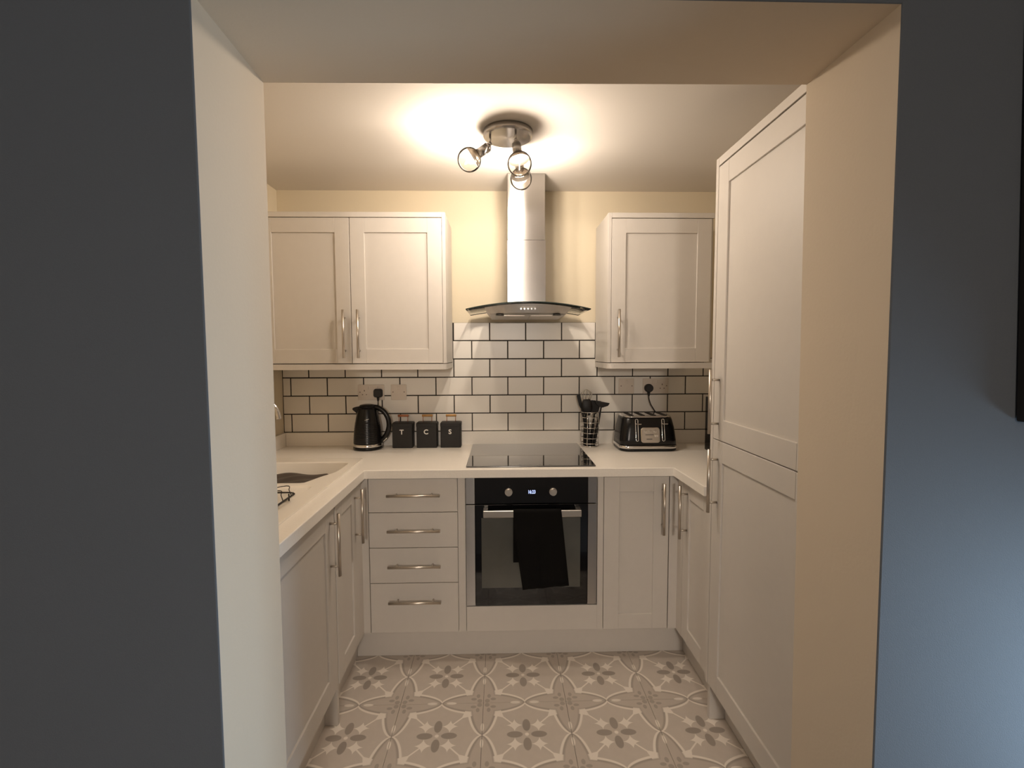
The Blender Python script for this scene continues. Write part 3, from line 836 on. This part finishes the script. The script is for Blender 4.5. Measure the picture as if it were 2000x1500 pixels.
bm = NB(); tube(bm, [Vector(p)+Vector((0.0105, -0.006, -0.004)) for p in hp[33:40]], 0.0035, n=8)
obj('handle_trim', bm, M['chrome'], hd)
bm = NB(); zc = 1.073; yy = KY-krad(zc)-0.0006
pts = [(KX+krad(zc)*math.sin(a)+0.0, KY-(krad(zc)+0.0004)*math.cos(a), zc+0.001*k) for k, a in enumerate([0.02+0.06*q for q in range(7)])]
tube(bm, pts, 0.0017, n=6)
obj('badge', bm, M['chrome'], t)
plug(t, -0.7005, 1.206)
bm = NB(); tube(bm, catmull([(-0.7005, -0.023, 1.165), (-0.7005, -0.027, 1.13), (-0.703, -0.030, 1.06), (-0.705, -0.026, 0.98), (-0.706, -0.0215, 0.925), (-0.720, -0.024, 0.9145), (-0.735, -0.0245, 0.9145)], 6), 0.003, n=8)
obj('cable', bm, M['rubber'], t)

# ---- canisters
def canister(x0, x1, letter, woodm, label):
    y0, y1 = -0.0945, -0.0205; xc = (x0+x1)/2
    t = thing('canister', label, 'canister', (xc, (y0+y1)/2, WZ1), 'storage canisters on the worktop')
    bm = NB(); loft(bm, [[(p[0], p[1], z) for p in rrect(x0+i, x1-i, y0+i, y1-i, 0.004, 3)] for i, z in ((0.001, WZ1+0.0006), (0.0, WZ1+0.003), (0.0, 1.0265))], smooth=False)
    obj('body', bm, M['blackmatte'], t)
    bm = NB(); loft(bm, [[(p[0], p[1], z) for p in rrect(x0-i, x1+i, y0-i, y1+i, 0.005, 3)] for i, z in ((0.0012, 1.0270), (0.0012, 1.0435), (-0.001, 1.0475), (-0.006, 1.0490))], smooth=False)
    lid = obj('lid', bm, M['blackmatte'], t)
    ym = (y0+y1)/2
    for s in (-1, 1):
        bm = NB(); cyl(bm, (xc+s*0.024, ym, 1.0488), (xc+s*0.024, ym, 1.0835), 0.0016, n=8)
        obj('handle_wire', bm, M['copperwood'], lid)
    bm = NB(); cyl(bm, (xc-0.0285, ym, 1.0835), (xc+0.0285, ym, 1.0835), 0.0066, n=14)
    obj('wooden_grip', bm, woodm, lid)
    o = text_mesh('letter', letter, 0.036, M['letter'], t, (xc-0.003, y0-0.0004, 0.9985), offset=0.0009)
    o['label'] = 'white letter ' + letter
canister(-0.6105, -0.501, 'T', M['copperwood'], 'black square canister marked T with a reddish wooden grip')
canister(-0.4790, -0.368, 'C', M['wood'], 'black square canister marked C with a wooden grip')
canister(-0.3480, -0.237, 'S', M['wood'], 'black square canister marked S with a wooden grip')

# ---- utensil pot and utensils
PXc, PYc, PR = 0.474, -0.0780, 0.0475
t = thing('utensil_holder', 'chrome wire utensil pot standing by the hob', 'utensil holder', (PXc, PYc, WZ1))
for k in range(7):
    z = 0.930+k*0.0285
    bm = NB(); tube(bm, [(PXc+PR*math.cos(2*PI*i/28), PYc+PR*math.sin(2*PI*i/28), z) for i in range(28)], 0.0021, n=6, closed=True)
    obj('ring', bm, M['chrome'], t)
for i in range(4):
    a = PI/4+PI/2*i+0.35
    bm = NB(); cyl(bm, (PXc+(PR+.002)*math.cos(a), PYc+(PR+.002)*math.sin(a), WZ1+0.003), (PXc+(PR+.002)*math.cos(a), PYc+(PR+.002)*math.sin(a), 1.103), 0.0016, n=6)
    obj('upright', bm, M['chrome'], t)
bm = NB(); lathe(bm, PXc, PYc, [(0.047, WZ1+0.0006), (0.048, WZ1+0.006), (0.045, WZ1+0.008)], 28)
obj('base', bm, M['chrome'], t)
GRP = 'kitchen utensils in the wire pot'
def flat_head(bm, prof, origin, up, side, thick):
    """outline (s, t) extruded by thick; s along side, t along up"""
    o = Vector(origin); up = Vector(up).normalized(); side = Vector(side).normalized(); n = side.cross(up).normalized()
    loft(bm, [[o+side*s+up*q+n*(thick*k) for s, q in prof] for k in (-0.5, 0.5)], smooth=False)
def utensil(name, label, foot, head, hlen, kind):
    foot, head = Vector(foot), Vector(head); d = (head-foot).normalized()
    t = thing(name, label, 'utensil', foot, GRP)
    bm = NB(); tube(bm, [foot, foot.lerp(head, 0.3), foot.lerp(head, 0.7), head], [0.0110, 0.0120, 0.0085, 0.005], n=10, flat=0.75)
    obj('handle', bm, M['nylon'], t)
    side = Vector((1, 0, 0)); side = (side - d*side.dot(d)).normalized()
    n = side.cross(d).normalized()
    bm = NB()
    if kind == 'spoon':
        rings = []
        for k in range(1, 12):
            s = k/12; hw = 0.031*math.sqrt(max(0.0, 1-(2*s-1)**2))*(0.75+0.25*min(1.0, 2*s))
            c = head + d*(hlen*s) - n*0.0; dep = 0.010*math.sin(PI*s)
            rings.append([c+side*(hw*math.cos(2*PI*q/16))+n*(dep*math.sin(2*PI*q/16)) for q in range(16)])
        loft(bm, rings)
    elif kind == 'turner':
        flat_head(bm, [(-0.006, 0), (0.006, 0), (0.022, 0.02), (0.028, hlen), (-0.028, hlen), (-0.022, 0.02)], head, d, side, 0.004)
    elif kind == 'masher':
        flat_head(bm, [(-0.006, 0), (0.006, 0), (0.034, 0.015), (0.040, 0.03), (-0.040, 0.03), (-0.034, 0.015)], head, d, side, 0.020)
    elif kind == 'spatula':
        flat_head(bm, [(-0.004, 0), (0.004, 0), (0.0095, 0.02), (0.010, hlen-0.008), (0.006, hlen), (-0.006, hlen), (-0.010, hlen-0.008), (-0.0095, 0.02)], head, d, side, 0.006)
    if kind == 'whisk':
        for a in range(5):
            b = NB(); v = side*math.cos(PI*a/5)+n*math.sin(PI*a/5)
            tube(b, catmull([head+v*0.004, head+d*0.03+v*0.018, head+d*(hlen*0.75)+v*0.031, head+d*hlen, head+d*(hlen*0.75)-v*0.031, head+d*0.03-v*0.018, head-v*0.004], 6), 0.0014, n=6)
            obj('wire_loop', b, M['chrome'], t)
        bm.free()
    else: obj('head', bm, M['nylon'], t)
Z0u = WZ1+0.0095
utensil('balloon_whisk', 'chrome wire balloon whisk standing in the utensil pot', (PXc-0.022, -0.046, Z0u), (0.457, -0.050, 1.125), 0.100, 'whisk')
utensil('serving_spoon', 'black nylon serving spoon with broad round head in the utensil pot', (PXc-0.008, -0.099, Z0u), (0.457, -0.101, 1.075), 0.107, 'spoon')
utensil('spatula', 'black narrow spatula leaning out of the utensil pot', (PXc+0.002, -0.068, Z0u), (0.428, -0.072, 1.120), 0.080, 'spatula')
utensil('fish_slice', 'black nylon turner with a flat square head in the utensil pot', (PXc+0.012, -0.046, Z0u), (0.503, -0.058, 1.085), 0.077, 'turner')
utensil('potato_masher', 'black nylon masher with a wide angled head in the utensil pot', (PXc+0.021, -0.086, Z0u), (0.533, -0.094, 1.128), 0.03, 'masher')

# ---- toaster
t = thing('toaster', 'black four-slice toaster with chrome trim and control panel', 'toaster', (0.758, -0.142, WZ1))
bm = NB(); loft(bm, [[(p[0], p[1], z) for p in rrect(0.608+i, 0.910-i, -0.247+i, -0.036-i, 0.045, 7)] for i, z in ((0.006, WZ1+0.0006), (0.0, WZ1+0.005), (0.0, WZ1+0.015))], smooth=False)
obj('foot', bm, M['blackplastic'], t)
bm = NB(); loft(bm, [[(p[0], p[1], z) for p in rrect(0.606+i, 0.912-i, -0.249+i, -0.034-i, 0.045, 7)] for i, z in ((0.001, WZ1+0.0155), (0.0, WZ1+0.017), (0.0, WZ1+0.029), (0.001, WZ1+0.0305))])
obj('lower_trim', bm, M['chrome'], t)['label'] = 'chrome band round the foot'
TB, TTp = WZ1+0.031, 1.086
def tring(s, z, extra=0.0):
    return [(p[0], p[1], z) for p in rrect(0.608+0.020*s+extra, 0.910-0.020*s-extra, -0.247+0.026*s+extra, -0.036-0.018*s-extra, 0.045, 7)]
bm = NB(); loft(bm, [tring(0.0, TB), tring(0.12, TB+0.03), tring(0.45, TB+0.09), tring(0.95, TTp-0.008), tring(1.15, TTp)])
obj('shell', bm, M['blackplastic'], t)
bm = NB(); loft(bm, [tring(1.1, TTp+0.0004), tring(1.15, TTp+0.004), tring(1.3, TTp+0.0075), tring(1.3, TTp+0.0085, 0.012)])
tp = obj('top_plate', bm, M['chrome'], t)
for k in range(4):
    x = 0.660+k*0.0595
    bm = NB(); box(bm, x, x+0.024, -0.205, -0.070, TTp+0.0087, TTp+0.0105, bev=0.0008); obj('slot', bm, M['gap'], tp)
def fy(z): return -0.247+0.026*min(1.0, max(0, (z-TB)/(TTp-TB))**1.15) - 0.0008
for x in (0.6925, 0.831):
    bm = NB()
    outl = [(x+px, fy(1.022+pz)-0.0015, 1.022+pz) for px, pz in rrect(-0.0065, 0.0065, -0.056, 0.056, 0.006, 4)]
    tube(bm, outl, 0.0022, n=6, closed=True)
    sl = obj('lever_slot', bm, M['chrome'], t)
    bm = NB(); box(bm, x-0.006, x+0.021, fy(1.055)-0.020, fy(1.055)-0.001, 1.0525, 1.0575, bev=0.0015)
    obj('lever', bm, M['chrome'], sl)
bm = NB(); px0, px1, pz0, pz1 = 0.712, 0.812, 0.9575, 1.036
loft(bm, [[(p[0], fy(p[1])-dd, p[1]) for p in rrect(px0+i, px1-i, pz0+i, pz1-i, 0.014, 5)] for i, dd in ((0.0, -0.003), (0.0, 0.002), (0.003, 0.0045))], smooth=False)
cp = obj('control_panel', bm, M['nickel'], t); cp['label'] = 'chrome control panel'
for x in (0.737, 0.762, 0.787):
    bm = NB(); cyl(bm, (x, fy(1.016)-0.0047, 1.016), (x, fy(1.016)-0.009, 1.016), 0.0082, 0.0075, n=18); obj('button', bm, M['chrome'], cp)
bm = NB(); cyl(bm, (0.792, fy(0.992)-0.0047, 0.994), (0.792, fy(0.992)-0.013, 0.994), 0.008, 0.0065, n=18); obj('browning_knob', bm, M['chrome'], cp)
bm = NB(); box(bm, 0.735, 0.778, fy(0.998)-0.0056, fy(0.998)-0.0047, 0.9975, 1.0005); box(bm, 0.74, 0.77, fy(0.976)-0.0056, fy(0.976)-0.0047, 0.975, 0.9785)
obj('panel_mark', bm, M['print'], cp)
plug(t, 0.8175, 1.226, True)
bm = NB(); tube(bm, catmull([(0.8175, -0.023, 1.186), (0.818, -0.026, 1.165), (0.827, -0.030, 1.135), (0.845, -0.030, 1.105), (0.860, -0.027, 1.08), (0.868, -0.0225, 1.03), (0.865, -0.022, 0.95), (0.850, -0.026, 0.925), (0.83, -0.036, 0.922)], 6), 0.003, n=8)
obj('cable', bm, M['rubber'], t)

# ---- microwave against the right wall, its door towards the sink
t = thing('microwave', 'black box-shaped appliance standing on the worktop between toaster and tall cabinet', 'microwave', (1.2, -0.48, WZ1))
bm = NB(); box(bm, 1.058, 1.355, -0.715, -0.255, WZ1+0.012, 1.200, bev=0.004, seg=2); obj('casing', bm, M['blackmatte'], t)
bm = NB(); box(bm, 1.042, 1.0575, -0.615, -0.256, WZ1+0.013, 1.199, bev=0.002); dr = obj('door', bm, M['blackglass'], t)
bm = NB(); box(bm, 1.042, 1.0575, -0.714, -0.617, WZ1+0.013, 1.199, bev=0.002); cpn = obj('control_panel', bm, M['blackplastic'], t)
bm = NB(); cyl(bm, (1.042, -0.665, 0.99), (1.030, -0.665, 0.99), 0.018, n=20); obj('dial', bm, M['nickel'], cpn)
for x in (1.09, 1.32):
    for y in (-0.30, -0.67):
        bm = NB(); cyl(bm, (x, y, WZ1+0.0006), (x, y, WZ1+0.012), 0.012, n=12); obj('foot', bm, M['rubber'], t)

# ---- picture frame on the living-room side of the dividing wall
t = thing('picture_frame', 'dark picture frame hung on the blue-grey wall beside the opening', 'picture', (1.30, YF-0.002, 1.304))
t.rotation_euler = (0, math.radians(-2.4), 0)
fw0, fw1, fh = -0.305, 0.28, 0.80
bm = NB()
for b in ((fw0, fw0+0.035, 0, fh), (fw1-0.035, fw1, 0, fh), (fw0+0.035, fw1-0.035, 0, 0.035), (fw0+0.035, fw1-0.035, fh-0.035, fh)):
    box(bm, b[0], b[1], -0.026, 0.0, b[2], b[3], bev=0.002)
obj('frame', bm, M['frame'], t, local=True)
bm = NB(); box(bm, fw0+0.035, fw1-0.035, -0.012, -0.004, 0.035, fh-0.035); obj('print', bm, M['print'], t, local=True)

# ---- unseen fill lamp, added behind the camera to brighten the lower kitchen
PLX, PLY, PLZ = 0.10, -6.0, 1.85
t = thing('fill_lamp', 'unseen white drum lamp added as fill light for the lower kitchen', 'added fill lamp', (PLX, PLY, LCEIL))
bm = NB(); lathe(bm, PLX, PLY, [(0.05, LCEIL-0.0005), (0.05, LCEIL-0.02), (0.01, LCEIL-0.03)], 24); obj('ceiling_rose', bm, M['whiteframe'], t)
bm = NB(); cyl(bm, (PLX, PLY, LCEIL-0.03), (PLX, PLY, PLZ+0.10), 0.003, n=8); obj('flex', bm, M['whiteframe'], t)
bm = NB()
vs = loft(bm, [[(PLX+0.17*math.cos(2*PI*k/40), PLY+0.17*math.sin(2*PI*k/40), z) for k in range(40)] for z in (PLZ+0.05, PLZ+0.15)], cap=False)
obj('shade', bm, M['whiteframe'], t)
pl = bpy.data.lights.new('fill_light', 'POINT'); pl.energy = FILL_W; pl.color = BULB_COL; pl.shadow_soft_size = 0.15
po = bpy.data.objects.new('fill_light', pl); COL.objects.link(po); po.location = (PLX, PLY, PLZ)
